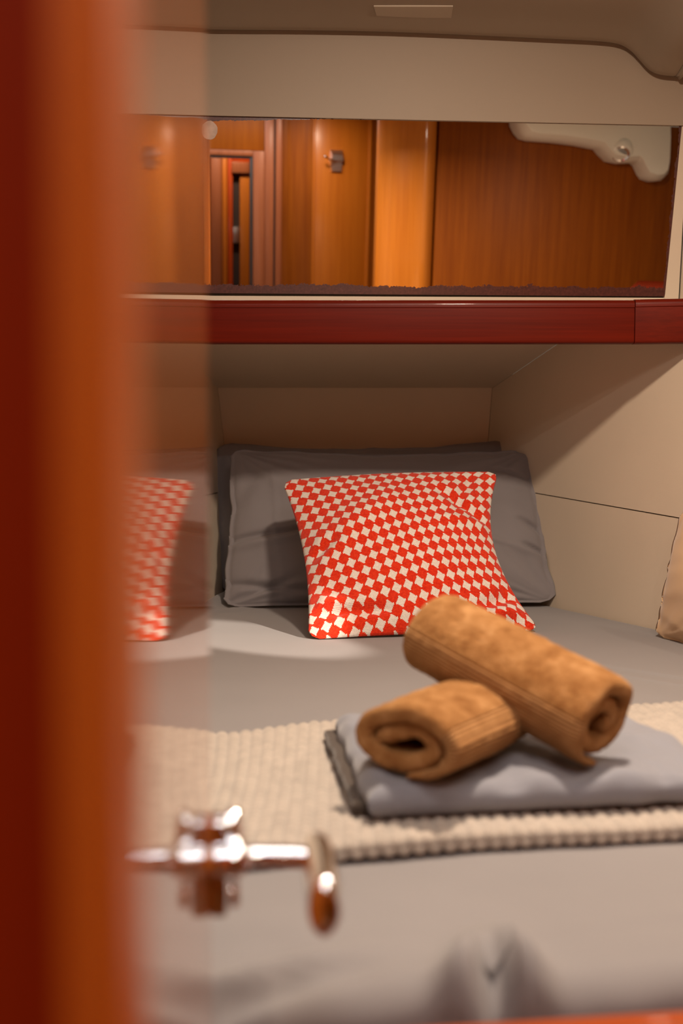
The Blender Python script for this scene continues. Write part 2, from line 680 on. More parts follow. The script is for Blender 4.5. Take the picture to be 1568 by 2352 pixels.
# upper right hull side next to the mirror
ur0 = MP(1583, 286)
ur1 = MP(1559, 715)
slab('panel', [ur0, ur0 + Vector((0.95, -1.55, 0.0)), ur1 + Vector((0.95, -1.55, 0.0)), ur1], (0.012, 0.012, 0), M['liner'], wall_upper)
slab('panel', [ur0 + Vector((0, 0, 0.22)), ur0 + Vector((0.95, -1.55, 0.22)), ur0 + Vector((0.95, -1.55, 0.002)), ur0 + Vector((0, 0, 0.002))], (0.012, 0.012, 0), M['liner'], wall_upper)
ul0 = MP(-230, 250)
ul1 = MP(-230, 715)
slab('panel', [ul0 + Vector((0, 0, 0.25)), ul0 + Vector((-0.45, -1.4, 0.25)), ul1 + Vector((-0.45, -1.4, 0)), ul1], (-0.012, 0.012, 0), M['liner'], wall_upper)


# ------------------------------------------------------------------ moulded headliner
def ceiling():
    prof = [(-420, 40), (0, 50), (330, 62), (470, 70), (700, 72), (900, 76), (1100, 84), (1250, 91), (1370, 97), (1420, 104),
            (1446, 118), (1466, 138), (1482, 156), (1498, 168), (1520, 175), (1560, 178), (1620, 179), (2300, 181)]
    base = [P(x, y, MP(x, y, 0.006).y - 0.016) for x, y in prof]
    # smooth subdivide
    pts = []
    for i in range(len(base) - 1):
        p0, p1, p2, p3 = base[max(i - 1, 0)], base[i], base[i + 1], base[min(i + 2, len(base) - 1)]
        for k in range(4):
            t = k / 4
            pts.append(0.5 * ((2 * p1) + (p2 - p0) * t + (2 * p0 - 5 * p1 + 4 * p2 - p3) * t * t + (3 * p1 - p0 - 3 * p2 + p3) * t ** 3))
    pts.append(base[-1])
    # along y: from inside the cove, round the lip, then forward over the cabin
    rows = [(0.10, 0.060), (0.020, 0.020), (0.008, 0.008), (0.0, 0.002), (-0.010, 0.0), (-0.022, 0.0015),
            (-0.05, 0.006), (-0.08, 0.0095), (-0.12, 0.010), (1.85, 0.010), (1.78, 0.01), (1.70, 0.01), (1.62, 0.01), (1.55, 0.0), (1.0, 0.0), (0.50, 0.0)]
    V, Fc = [], []
    n = len(pts)
    for y, dz in rows:
        for p in pts:
            if y < 0.2:
                y_ = p.y + y
            else:
                y_ = y
            k = sstep(1.93, 1.55, y_)
            V.append(Vector((p.x, y_, (p.z + dz) * (1 - k) + (CEIL + 0.045) * k)))
    for r in range(len(rows) - 1):
        for i in range(n - 1):
            Fc.append((r * n + i, r * n + i + 1, (r + 1) * n + i + 1, (r + 1) * n + i))
    o = mesh('ceiling', V, Fc, M['head'], None, smooth=True)
    md = o.modifiers.new('thick', 'SOLIDIFY')
    md.thickness = 0.006
    md.offset = 1
    return struct(o, 'cream moulded headliner of the cabin')


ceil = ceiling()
hp = []
for x, y, e in ((858, 12, 75), (1040, 12, 81), (1036, 38, 81), (866, 38, 75)):
    hp.append(PZ(x, y, P(x, e, MP(x, e, 0.006).y - 0.016).z + 0.0100))
slab('hatch_trim', [p - Vector((0, 0, 0.0025)) for p in hp], (0, 0, 0.006), M['hatch'], ceil, 0.0022)


# ------------------------------------------------------------------ shelf with rounded fiddle
def shelf():
    zt, zb = P(784, 688, YS).z, P(784, 788, YS).z
    root = empty('shelf', (0.1, YS, zb))
    tag(root, 'glossy dark red cherry shelf with rounded edge under the wide mirror', 'shelf')
    r = 0.010

    def prof(dep=0.11, t=zt, b=zb, r=r):
        pr = []
        pr.append((dep, t))
        for k in range(9):
            a = R(90 - k * 11.25)
            pr.append((r - r * math.sin(R(90) - a) if False else r - r * math.cos(a), t - r + r * math.sin(a)))
        pr2 = [(dep, t)]
        for k in range(9):
            a = R(90 + k * 11.25)      # from top to front
            pr2.append((r + r * math.cos(a), t - r + r * math.sin(a)))
        # small step under the bullnose as in the photo
        pr2 += [(0.0, t - r - 0.004), (0.0015, t - r - 0.0055)]
        for k in range(7):
            a = R(180 + k * 15)
            pr2.append((0.0065 + 0.005 * math.cos(a), b + 0.005 + 0.005 * math.sin(a)))
        pr2 += [(0.028, b), (0.028, t - 0.02), (dep, t - 0.02)]
        return pr2

    def run(name, a, b, d_in, mat, t=zt, bb=zb, dep=0.11):
        pr = prof(dep, t, bb)
        V = [Vector((p.x, p.y, 0)) + Vector(d_in) * q[0] + Vector((0, 0, q[1])) for p in (a, b) for q in pr]
        n = len(pr)
        Fc = [(i, (i + 1) % n, n + (i + 1) % n, n + i) for i in range(n)]
        Fc += [tuple(range(n)), tuple(range(n, 2 * n))]
        o = mesh(name, V, Fc, mat, root, smooth=True)
        o.data.set_sharp_from_angle(angle=R(30))
        return o

    xj = P(1458, 740, YS).x
    run('fiddle', Vector((-0.62, YS, 0)), Vector((xj - 0.0008, YS, 0)), (0, 1, 0), M['cherry'])
    o = run('corner_fiddle', Vector((xj, YS - 0.003, 0)), Vector((xj + 0.10, YS - 0.018, 0)), (0, 1, 0), M['cherry'], zt + 0.001, zb - 0.0005, 0.10)
    run('side_fiddle', Vector((xj + 0.101, YS - 0.018, 0)), Vector((xj + 0.75, YS - 1.15, 0)), (0.80, 0.6, 0), M['cherry'], zt, zb)
    return root


shelf()
# cream shelf board behind the side fiddle, closing the gap to the hull
zsb = P(784, 700, YS).z - 0.012
struct(slab('trim_4', [(-0.70, YS + 0.01, zsb), (0.60, YS + 0.01, zsb), (0.62, 2.50, zsb), (-0.70, 2.50, zsb)], (0, 0, -0.012), M['liner'], None, 0), 'cream shelf bottom')
struct(slab('trim_5', [(0.66, YS + 0.012, zsb), (1.50, 1.0, zsb), (2.0, 0.9, zsb), (0.80, 2.40, zsb), (0.62, 2.40, zsb)], (0, 0, -0.012), M['liner'], None, 0), 'cream side shelf bottom')


# ------------------------------------------------------------------ mirror
def mirror_mat():
    m = NT('old_silvered_glass')
    uv = m.n('ShaderNodeUVMap')
    sp = m.n('ShaderNodeSeparateXYZ')
    m.l(uv.outputs[0], sp.inputs[0])
    u, v = sp.outputs[0], sp.outputs[1]       # metres from left, metres above the lower edge
    # separate distances stored in second UV: x = metres to right edge, y = metres to top edge
    uv2 = m.n('ShaderNodeUVMap', uv_map='edges')
    sp2 = m.n('ShaderNodeSeparateXYZ')
    m.l(uv2.outputs[0], sp2.inputs[0])
    er, et = sp2.outputs[0], sp2.outputs[1]
    cb = m.n('ShaderNodeCombineXYZ')
    m.l(u, cb.inputs[0])
    m.l(v, cb.inputs[1])
    vec = cb.outputs[0]
    n1 = m.noise(vec, 22, 2, 0.5)
    n2 = m.noise(vec, 130, 5, 0.75)
    n3 = m.noise(vec, 420, 3, 0.7)
    ragged = m.val('ADD', m.val('MULTIPLY', m.val('SUBTRACT', n1, 0.5), 0.018), m.val('MULTIPLY', m.val('SUBTRACT', n2, 0.5), 0.018))
    ragged = m.val('ADD', ragged, m.val('MULTIPLY', m.val('SUBTRACT', n3, 0.5), 0.006))
    bot = m.val('LESS_THAN', v, m.val('ADD', ragged, 0.0175))
    rgt = m.val('LESS_THAN', er, m.val('ADD', m.val('MULTIPLY', ragged, 0.7), 0.0075))
    header_refl = m.val('MULTIPLY', m.val('MINIMUM', m.val('MAXIMUM', m.val('MULTIPLY', m.val('SUBTRACT', er, 0.62), 3.2), 0.0), 1.0), 0.011)  # dark header reflection painted in along the upper left, beyond the worn edge
    top = m.val('LESS_THAN', et, m.val('ADD', m.val('MULTIPLY', ragged, 0.5), m.val('ADD', header_refl, 0.0014)))
    mask = m.val('MINIMUM', m.val('ADD', m.val('ADD', bot, rgt), top), 1.0)
    silver = m.n('ShaderNodeBsdfGlossy')
    silver.inputs['Color'].default_value = (0.80, 0.80, 0.78, 1)
    silver.inputs['Roughness'].default_value = 0.006
    col = m.ramp(m.noise(vec, 160, 4, 0.7), [(0.35, (0.045, 0.008, 0.005)), (0.62, (0.085, 0.020, 0.014)), (0.8, (0.13, 0.05, 0.04))])
    m.l(col, m.b.inputs['Base Color'])
    m.set(rough=0.35, coat=0.5, coatr=0.05)
    mx = m.n('ShaderNodeMixShader')
    m.l(mask, mx.inputs[0])
    m.l(silver.outputs[0], mx.inputs[1])
    m.l(m.b.outputs[0], mx.inputs[2])
    m.l(mx.outputs[0], m.out.inputs[0])
    return m.m


def mirror():
    px = [(-240, 246), (1568, 286), (1529, 681), (-240, 668)]
    q = [MP(x, y, 0.0) for x, y in px]
    # finely split so that edge distances interpolate well
    nu, nv = 24, 8
    root = None
    V, Fc, U1, U2 = [], [], [], []
    for j in range(nv + 1):
        for i in range(nu + 1):
            a = q[3].lerp(q[2], i / nu)
            b = q[0].lerp(q[1], i / nu)
            p = a.lerp(b, j / nv)
            V.append(p)
            U1.append(((a - q[3]).length * 1.0, (p - a).length))
            rp = q[2].lerp(q[1], j / nv)
            U2.append(((rp - p).length, (b - p).length))
    nf = len(V)
    for j in range(nv):
        for i in range(nu):
            k = j * (nu + 1) + i
            Fc.append((k, k + 1, k + nu + 2, k + nu + 1))
    # back face ring for thickness
    ring = [j * (nu + 1) for j in range(nv + 1)] + [nv * (nu + 1) + i for i in range(1, nu + 1)] + [j * (nu + 1) + nu for j in range(nv - 1, -1, -1)] + [i for i in range(nu - 1, 0, -1)]
    for r in ring:
        V.append(V[r] - MN * 0.005)
        U1.append(U1[r])
        U2.append(U2[r])
    n = len(ring)
    for i in range(n):
        j = (i + 1) % n
        Fc.append((ring[i], ring[j], nf + j, nf + i))
    Fc.append(tuple(nf + i for i in range(n)))
    o = mesh('wall_mirror', V, Fc, mirror_mat(), None, uvs=U1)
    l2 = o.data.uv_layers.new(name='edges')
    for l in o.data.loops:
        l2.data[l.index].uv = U2[l.vertex_index]
    o.data.uv_layers[0].active_render = True
    tag(o, 'wide old mirror above the shelf with ragged brown lower edge', 'mirror')
    # smudged round patch near the top left
    bm = bmesh.new()
    c = MP(481, 299, 0.0006)
    ex = (MP(500, 299, 0.0006) - c).normalized()
    ey = (MP(481, 280, 0.0006) - c).normalized()
    vs = []
    for k in range(22):
        a = 2 * math.pi * k / 22
        rr = 0.0158 * (1 + 0.10 * nz(math.cos(a) * 2, math.sin(a) * 2, 3))
        vs.append(bm.verts.new(c + ex * rr * math.cos(a) * 0.95 + ey * rr * math.sin(a) * 1.08))
    f = bm.faces.new(vs)
    ext = bmesh.ops.extrude_face_region(bm, geom=[f])
    for v in [g for g in ext['geom'] if isinstance(g, bmesh.types.BMVert)]:
        v.co += MN * 0.0006
    o2 = bevelled('old_glue_patch', bm, plain('dried_glue', (0.52, 0.38, 0.31), 0.7, 0.2, 60, 0.8, 160), o, 0)
    o2['label'] = 'round pale patch of dried glue near upper left of mirror'
    return o


mirror()

# ------------------------------------------------------------------ mattress, bed base, rail
def mattress():
    y0, y1 = 0.735, 2.74
    nx, ny = 380, 210
    V, Fc, U = [], [], []

    def crease(x, y, cx, cy, ang, ln, w, amp):
        dx, dy = x - cx, y - cy
        c, s = math.cos(ang), math.sin(ang)
        a, b = dx * c + dy * s, -dx * s + dy * c
        if abs(a) > ln:
            return 0
        return amp * math.exp(-(b / w) ** 2) * math.cos(a / ln * math.pi / 2) ** 2

    rim = 26
    rows = []
    for j in range(ny + 1):
        t = j / ny
        rows.append((y1 + (y0 + 0.03 - y1) * (t ** 0.8), 0.0, 0.0))
    for k in range(1, 13):
        a = k / 12 * math.pi / 2
        rows.append((y0 + 0.03 - 0.03 * math.sin(a), -0.03 * (1 - math.cos(a)), 1.0))
    for k in range(1, 14):
        rows.append((y0 + 0.004 * k / 13, -0.03 - 0.07 * k / 13, 1.0))
    n = nx + 1
    for (y, dz, r) in rows:
        xl = LWb(max(y, YR)).x - (0.0 if y > YR else (YR - y) * 1.05)
        xR = RWb(max(y, YR)).x + (0.0 if y > YR else (YR - y) * 1.05)
        xl, xR = max(xl, -1.1) + 0.006, min(xR, 1.9) - 0.006
        if y < 1.3:
            xl = max(xl, -1.08)
        for i in range(n):
            x = xl + (xR - xl) * i / nx
            z = ZB + dz
            fr = sstep(1.15, 0.75, y)
            z += 0.0035 * fbm(x * 2.2, y * 2.2, 1, 3)
            z += 0.0045 * fr * fbm(x * 9, y * 6, 5, 3)
            z += crease(x, y, 0.085, 0.765, R(70), 0.085, 0.015, 0.030)
            z += crease(x, y, 0.120, 0.765, R(100), 0.085, 0.015, 0.030)
            z -= crease(x, y, 0.102, 0.765, R(86), 0.085, 0.012, 0.021)
            z += crease(x, y, -0.055, 0.77, R(25), 0.12, 0.014, 0.012)
            z -= crease(x, y, -0.060, 0.755, R(20), 0.11, 0.011, 0.014)
            z += crease(x, y, 0.35, 0.84, R(4), 0.30, 0.006, 0.0022)
            z += crease(x, y, 0.48, 1.75, R(-38), 0.22, 0.008, 0.004)
            z += crease(x, y, 0.44, 1.72, R(-42), 0.25, 0.007, 0.003)
            z += crease(x, y, -0.24, 2.42, R(35), 0.10, 0.012, 0.006)
            # lift towards the left back corner, where the sheet runs up
            z += 0.02 * sstep(0.05, 0.0, x - xl) * sstep(2.25, 2.5, y)
            yf = (0.705 + 0.13 * max(-0.15, min(0.55, x))) - y0
            yy = y + yf * sstep(1.6, 0.78, y)
            if r:
                yy = y + yf + 0.006 * fbm(x * 9, z * 9, 2, 3) - 0.010 * math.exp(-((x - 0.085) / 0.012) ** 2) - 0.008 * math.exp(-((x - 0.125) / 0.010) ** 2) + 0.010 * math.exp(-((x - 0.105) / 0.008) ** 2)
            V.append(Vector((x, yy, z)))
    for j in range(len(rows) - 1):
        for i in range(nx):
            k = j * n + i
            Fc.append((k, k + 1, k + n + 1, k + n))
    # close the body: sides and bottom
    m0 = len(V)
    zb = ZB - 0.110
    for j in range(len(rows)):
        for i in (0, nx):
            p = V[j * n + i]
            V.append(Vector((p.x, p.y, zb)))
    for j in range(len(rows) - 1):
        a, b = j * n, (j + 1) * n
        Fc.append((a, b, m0 + 2 * (j + 1), m0 + 2 * j))
        Fc.append((a + nx, m0 + 2 * j + 1, m0 + 2 * (j + 1) + 1, b + nx))
        Fc.append((m0 + 2 * j, m0 + 2 * (j + 1), m0 + 2 * (j + 1) + 1, m0 + 2 * j + 1))
    o = mesh('mattress', V, Fc, M['sheet'], None, smooth=True)
    tag(o, 'berth mattress under a smooth taupe grey fitted sheet', 'mattress')
    return o


mattress()
base = box('berth_plinth', (-1.05, 0.70, 0.0), (1.75, 1.55, ZB - 0.113), M['cherry'], None, 0.002)
tag(base, 'wooden base carrying the berth mattress', 'bed base')
prism_z('rear_base', [(-0.42, 1.552), (0.80, 1.552), (0.36, 2.70), (-0.27, 2.70)], 0.0, ZB - 0.113, M['cherry'], base)
rot = Matrix.Rotation(R(7.0), 3, 'Z')
rail = box('bed_rail', (-0.055, 0.618, ZB - 0.16), (0.60, 0.644, H - 0.3455), M['cherry'], None, 0.006, 4, rot=rot, pivot=(-0.055, 0.644, ZB))
rail.data.materials[0] = wood('orange_rail', (0.26, 0.035, 0.004), (0.38, 0.07, 0.008), 0.8, 0.08, 0.4, vert=False)
tag(rail, 'varnished orange wooden rail along the foot of the bed', 'rail')


# ------------------------------------------------------------------ pillows and cushions
def pillow(name, cor, T, bow, mats, n=72, flange=0.0, wr=0.004, seed=0, fl_amp=0.004, Tb=None, uvmap=True, parent=None, dent=None, pw=0.5, edge_noise=0.0):
    TL_, TR_, BR_, BL_ = [Vector(c) for c in cor]
    Nn = ((TR_ - TL_).cross(BL_ - TL_)).normalized()
    if Nn.y > 0:
        Nn = -Nn
    Tb = T * 0.6 if Tb is None else Tb
    bt, br_, bb, bl = bow
    V, U, Fc, mids = [], [], [], []

    def pos(u, v, side):
        # v: 0 bottom, 1 top
        b = BL_.lerp(BR_, u).lerp(TL_.lerp(TR_, u), v)
        Ux = (TR_ - TL_).normalized()
        Vy = (TL_ - BL_).normalized()
        eu = 4 * v * (1 - v)
        ev = 4 * u * (1 - u)
        b = b + Ux * (bl * eu * (1 - u) ** 2 - br_ * eu * u ** 2) + Vy * (bb * ev * (1 - v) ** 2 - bt * ev * v ** 2)
        if edge_noise:
            eL, eR = (1 - u) ** 6, u ** 6
            b += Ux * (edge_noise * fbm(v * 6, seed + 4.0, 0, 2) * (eR + eL)) + Vy * (edge_noise * fbm(u * 7, seed + 9.0, 0, 3) * (v ** 6))
        fu = min(1, max(0, (u - flange) / (1 - 2 * flange)))
        fv = min(1, max(0, (v - flange) / (1 - 2 * flange)))
        f = (max(0.0, math.sin(math.pi * fu)) * max(0.0, math.sin(math.pi * fv))) ** pw
        h = f * (T if side > 0 else Tb)
        # creases running out of the corners and edges
        w = 0
        for (cu, cv) in ((0, 0), (1, 0), (0, 1), (1, 1)):
            du, dv = u - cu, v - cv
            rr = math.hypot(du, dv)
            an = math.atan2(dv, du)
            w += math.exp(-rr * 3.0) * nz(an * 5.0 + seed, rr * 1.2, cu * 3 + cv * 7 + seed) * 1.6 * min(1, rr * 8)
        w += 0.8 * fbm(u * 2.6 + seed, v * 2.1, seed, 3)
        w += 0.5 * (1 - abs(nz(u * 3.2 + seed * 1.7, v * 5.5, 3.3)) * 2) * (1 - f * 0.3)
        edge = min(u, 1 - u, v, 1 - v)
        h += wr * w * min(1, edge * 14) * (1 if side > 0 else 0.5)
        if dent is not None and side > 0:
            h += dent(u, v)
        p = b + Nn * (h * side)
        if flange and edge < flange * 1.2:
            p += Nn * (fl_amp * nz(u * 11 + seed, v * 11, 4.4))
        return p

    idx = {}
    for side in (1, -1):
        for j in range(n + 1):
            for i in range(n + 1):
                border = i in (0, n) or j in (0, n)
                if side < 0 and border:
                    idx[(side, i, j)] = idx[(1, i, j)]
                    continue
                # denser near edges
                u = 0.5 - 0.5 * math.cos(math.pi * i / n)
                v = 0.5 - 0.5 * math.cos(math.pi * j / n)
                u = 0.5 * u + 0.5 * i / n
                v = 0.5 * v + 0.5 * j / n
                # round the corners a little
                idx[(side, i, j)] = len(V)
                p = pos(u, v, side)
                cu = min(u, 1 - u)
                cv = min(v, 1 - v)
                k = max(0, 0.05 - cu) * max(0, 0.05 - cv) * 160 * (0.05)
                c = BL_.lerp(TR_, 0.5)
                p = p + (c - p) * min(0.05, k * 2.0)
                V.append(p)
                U.append((u, v))
    for side in (1, -1):
        for j in range(n):
            for i in range(n):
                f = (idx[(side, i, j)], idx[(side, i + 1, j)], idx[(side, i + 1, j + 1)], idx[(side, i, j + 1)])
                Fc.append(f if side > 0 else tuple(reversed(f)))
                mids.append(0 if side > 0 else len(mats) - 1)
    return mesh(name, V, Fc, mats, parent, smooth=True, uvs=U, mids=mids)


# rear grey pillow
o = pillow('rear_pillow', [P(500, 1014, 2.69), P(1168, 1008, 2.70), P(1150, 1364, 2.61), P(512, 1368, 2.60)], 0.045, (0.022, 0.0, 0.0, -0.012), [M['pillow']], flange=0.02, wr=0.007, seed=11, edge_noise=0.005)
o.name = 'bed_pillow'
tag(o, 'dark grey pillow standing at the back, mostly behind the other grey pillow', 'pillow')
# folded-over corner of the rear pillow


def pdent(u, v):
    d = 0.0
    # long soft creases on the left third
    for (x0, y0, x1, y1, a, w) in ((0.0, 0.40, 0.42, 0.50, -0.011, 0.018), (0.02, 0.36, 0.40, 0.46, 0.006, 0.03), (0.14, 0.98, 0.15, 0.35, 0.0022, 0.006),
                                   (0.02, 0.62, 0.10, 0.88, -0.006, 0.03), (0.86, 0.86, 1.0, 0.78, -0.006, 0.012), (0.93, 0.52, 1.0, 0.44, -0.010, 0.014),
                                   (0.93, 0.36, 1.0, 0.30, -0.010, 0.012), (0.75, 0.42, 0.98, 0.30, 0.004, 0.02), (0.02, 0.03, 0.22, 0.16, -0.006, 0.02), (0.0, 0.14, 0.30, 0.07, -0.008, 0.02)):
        dx, dy = x1 - x0, y1 - y0
        L2 = dx * dx + dy * dy
        t = ((u - x0) * dx + (v - y0) * dy) / L2
        tt = max(0, min(1, t))
        q = math.hypot(u - x0 - dx * tt, v - y0 - dy * tt)
        d += 1.5 * a * math.exp(-(q / w) ** 2) * math.sin(math.pi * min(1, max(0.06, tt * 0.8 + 0.15)))
    return d


o = pillow('bed_pillow', [P(525, 1030, 2.57), P(1216, 1034, 2.60), P(1278, 1385, 2.45), P(508, 1396, 2.44)], 0.062, (0.012, 0.002, 0.004, 0.010), [M['pillow']], n=110, flange=0.016, wr=0.0075, seed=3, dent=pdent, edge_noise=0.005)
tag(o, 'large grey pillow standing directly behind the red and white cushion', 'pillow')


def cdent(u, v):
    d = 0.0
    for (x0, y0, x1, y1, a, w) in ((0.02, 0.40, 0.42, 0.72, 0.010, 0.10), (0.01, 0.42, 0.14, 0.50, -0.012, 0.03), (0.02, 0.17, 0.20, 0.13, 0.008, 0.04), (0.0, 0.13, 0.35, 0.10, -0.010, 0.025),
                                   (0.97, 0.62, 0.72, 0.80, -0.009, 0.03), (0.99, 0.58, 0.70, 0.60, 0.006, 0.03), (0.99, 0.20, 0.80, 0.12, -0.012, 0.03), (0.98, 0.10, 0.78, 0.05, 0.006, 0.03), (0.9, 1.0, 0.80, 0.70, -0.006, 0.03)):
        dx, dy = x1 - x0, y1 - y0
        L2 = dx * dx + dy * dy
        tt = max(0, min(1, ((u - x0) * dx + (v - y0) * dy) / L2))
        q = math.hypot(u - x0 - dx * tt, v - y0 - dy * tt)
        d += 1.5 * a * math.exp(-(q / w) ** 2) * (0.35 + 0.65 * math.sin(math.pi * min(1, tt * 0.8 + 0.1)))
    return d * min(1, 14 * min(u, 1 - u, v, 1 - v))


cush = pillow('throw_cushion', [P(645, 1103, 2.33), P(1146, 1083, 2.37), P(1243, 1449, 2.125), P(706, 1470, 2.045)], 0.062, (-0.004, 0.050, 0.004, 0.020), [M['stars'], M['orange_back']], n=100, wr=0.0035, seed=7, Tb=0.03, dent=cdent, pw=0.6)
tag(cush, 'square red cushion woven with white four-pointed stars, orange back', 'cushion')

o = pillow('throw_cushion', [P(1566, 1170, 2.04), Vector((0.80, 1.64, ZB + 0.33)), Vector((0.78, 1.56, ZB + 0.002)), P(1505, 1462, 2.07)], 0.055, (0.0, 0.01, 0.0, -0.006), [M['tan']], n=50, flange=0.02, wr=0.004, seed=21, Tb=0.015)
tag(o, 'tan cushion leaning on the right wall, cut by the picture edge', 'cushion')


# ------------------------------------------------------------------ knitted blanket
def blanket():
    BLK, BRK = PZ(300, 1706, ZB), PZ(1568, 1636, ZB)
    FLF, FRF = PZ(420, 2010, ZB), PZ(1568, 1932, ZB)

    def ext(a, b, x):
        t = (x - a.x) / (b.x - a.x)
        return a.lerp(b, t)
    XL, XR = -0.46, 0.74
    pr, ps = 0.0135, 0.0125
    nu = int((XR - XL) / 0.0019)
    V, Fc = [], []
    # path: back edge on the sheet, over the top, round the front fold, under
    TH = 0.020
    path = []
    path.append((0.0, 0.002))
    Ln = 210
    rows = Ln + 1
    fold = 22
    for i in range(nu + 1):
        x = XL + (XR - XL) * i / nu
        bk, fr = ext(BLK, BRK, x).y, ext(FLF, FRF, x).y
        bk += -0.030 * math.exp(-((x + 0.14) / 0.09) ** 2) + 0.004 * fbm(x * 6, 2, 0, 2)
        fr += 0.006 * fbm(x * 5, 7, 0, 3)
        for j in range(rows + fold):
            col = x / pr
            ci = math.floor(col)
            rib = abs(math.sin(math.pi * col)) ** 0.6
            if j < rows:
                t = j / Ln
                y = bk + (fr + TH / 2 - bk) * t
                s = t * (bk - fr)
                st = abs(math.sin(math.pi * (s / ps + (ci % 2) * 0.5)))
                h = 0.0042 * rib * (0.45 + 0.55 * st)
                z = ZB + 0.0115 + (TH - 0.0145) * sstep(0, 0.1, 1 - 0) * min(1, 0.35 + s / 0.05)
                z += 0.003 * fbm(x * 5, y * 5, 3, 3)
                # gentle rolls along the ribs, bend of the ribs
                xx = x + 0.020 * sstep(0.0, -0.2, x) * math.sin(s * 6)
                if s < 0.012:
                    z -= (1 - s / 0.012) ** 2 * 0.012
                V.append(Vector((xx, y, z + h)))
            else:
                k = (j - rows + 1) / fold
                a = k * math.pi
                st = abs(math.sin(math.pi * (k * 2.0)))
                rib2 = abs(math.sin(math.pi * (col + (0.5 if k > 0.5 else 0)))) ** 0.6
                h = 0.0042 * rib2 * (0.35 + 0.65 * st)
                xx = x + 0.020 * sstep(0.0, -0.2, x) * math.sin((bk - fr) * 6)
                zt = ZB + 0.0115 + (TH - 0.0145) + 0.003 * fbm(x * 5, fr * 5, 3, 3)
                zl = ZB + 0.0035
                zc_, rz_ = (zt + zl) / 2, (zt - zl) / 2
                y = fr + TH / 2 - (0.011 + h) * math.sin(a)
                z = zc_ + (rz_ + h) * math.cos(a)
                V.append(Vector((xx, y, max(z, ZB + 0.001))))
    n = rows + fold
    for i in range(nu):
        for j in range(n - 1):
            k = i * n + j
            Fc.append((k, k + 1, k + n + 1, k + n))
    o = mesh('knitted_blanket', V, Fc, M['knit'], None, smooth=True, recalc=False)
    o.data.flip_normals() if o.data.polygons[100].normal.z < 0 else None
    tag(o, 'chunky cream knitted blanket spread across the bed under the towels', 'blanket')
    return o


blanket()

# ------------------------------------------------------------------ folded cotton under the towels
ZF = ZB + 0.021


def fold_stack():
    zt = ZF + 0.030
    FL, FR = PZ(838, 1893, ZF), Vector((0.375, 1.035, 0))
    BLc, BRc = PZ(764, 1640, zt), PZ(1412, 1618, zt)
    root = empty('folded_sheet', (0.16, 1.13, ZF))
    tag(root, 'folded blue-grey cotton sheet carrying the rolled towels', 'folded sheet')

    def layer(name, sx, z0, z1, mat, seed, inset=(0, 0, 0, 0), rnd=0.5, amp=1.0, sy=0.0):
        a, b, c, d = [Vector((p.x, p.y, 0)) for p in (FL, FR, BRc, BLc)]
        n, m = 110, 60
        V, Fc = [], []

        def pt(u, v, side):
            p = a.lerp(b, u).lerp(d.lerp(c, u), v)
            p = p + Vector((sx, sy * (1 - v), 0))
            th = (z1 - z0) / 2
            eu = min(u, 1 - u) * 0.35
            ev = min(v, 1 - v) * 0.30
            e = min(eu, ev)
            R_ = th * 1.1
            q = 1.0 if e > R_ else math.sqrt(max(0, 1 - (1 - e / R_) ** 2))
            zc_ = (z0 + z1) / 2
            z = zc_ + side * th * q
            if side > 0:
                fr = math.exp(-v * 6)
                z += amp * (0.0075 * fbm(u * 5, v * 2.4, seed, 3) * min(1, e / 0.01) + 0.0065 * fr * fbm(u * 7, v * 3, seed + 2, 3) * min(1, e / 0.005))
                # dips where the rolls lie
            else:
                z = max(z, z0)
            # bulging hem
            p += Vector((0, 0.004 * fbm(u * 8, seed, 0, 2) * (1 if v < 0.5 else -1), 0)) + Vector((0.003 * fbm(v * 8, seed + 5, 0, 2), 0, 0))
            return Vector((p.x, p.y, z))
        idx = {}
        for side in (1, -1):
            for j in range(m + 1):
                for i in range(n + 1):
                    if side < 0 and (i in (0, n) or j in (0, m)):
                        idx[(side, i, j)] = idx[(1, i, j)]
                        continue
                    u = 0.5 - 0.5 * math.cos(math.pi * i / n)
                    v = 0.5 - 0.5 * math.cos(math.pi * j / m)
                    u = 0.7 * u + 0.3 * i / n
                    v = 0.7 * v + 0.3 * j / m
                    idx[(side, i, j)] = len(V)
                    V.append(pt(u, v, side))
        for side in (1, -1):
            for j in range(m):
                for i in range(n):
                    f = (idx[(side, i, j)], idx[(side, i + 1, j)], idx[(side, i + 1, j + 1)], idx[(side, i, j + 1)])
                    Fc.append(f if side > 0 else tuple(reversed(f)))
        return mesh(name, V, Fc, mat, root, smooth=True)
    layer('upper_fold', 0.002, ZF + 0.002, zt, M['fold'], 2)
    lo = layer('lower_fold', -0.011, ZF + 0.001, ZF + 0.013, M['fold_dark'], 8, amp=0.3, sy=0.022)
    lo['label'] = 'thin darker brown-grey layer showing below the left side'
    return root


fold_stack()


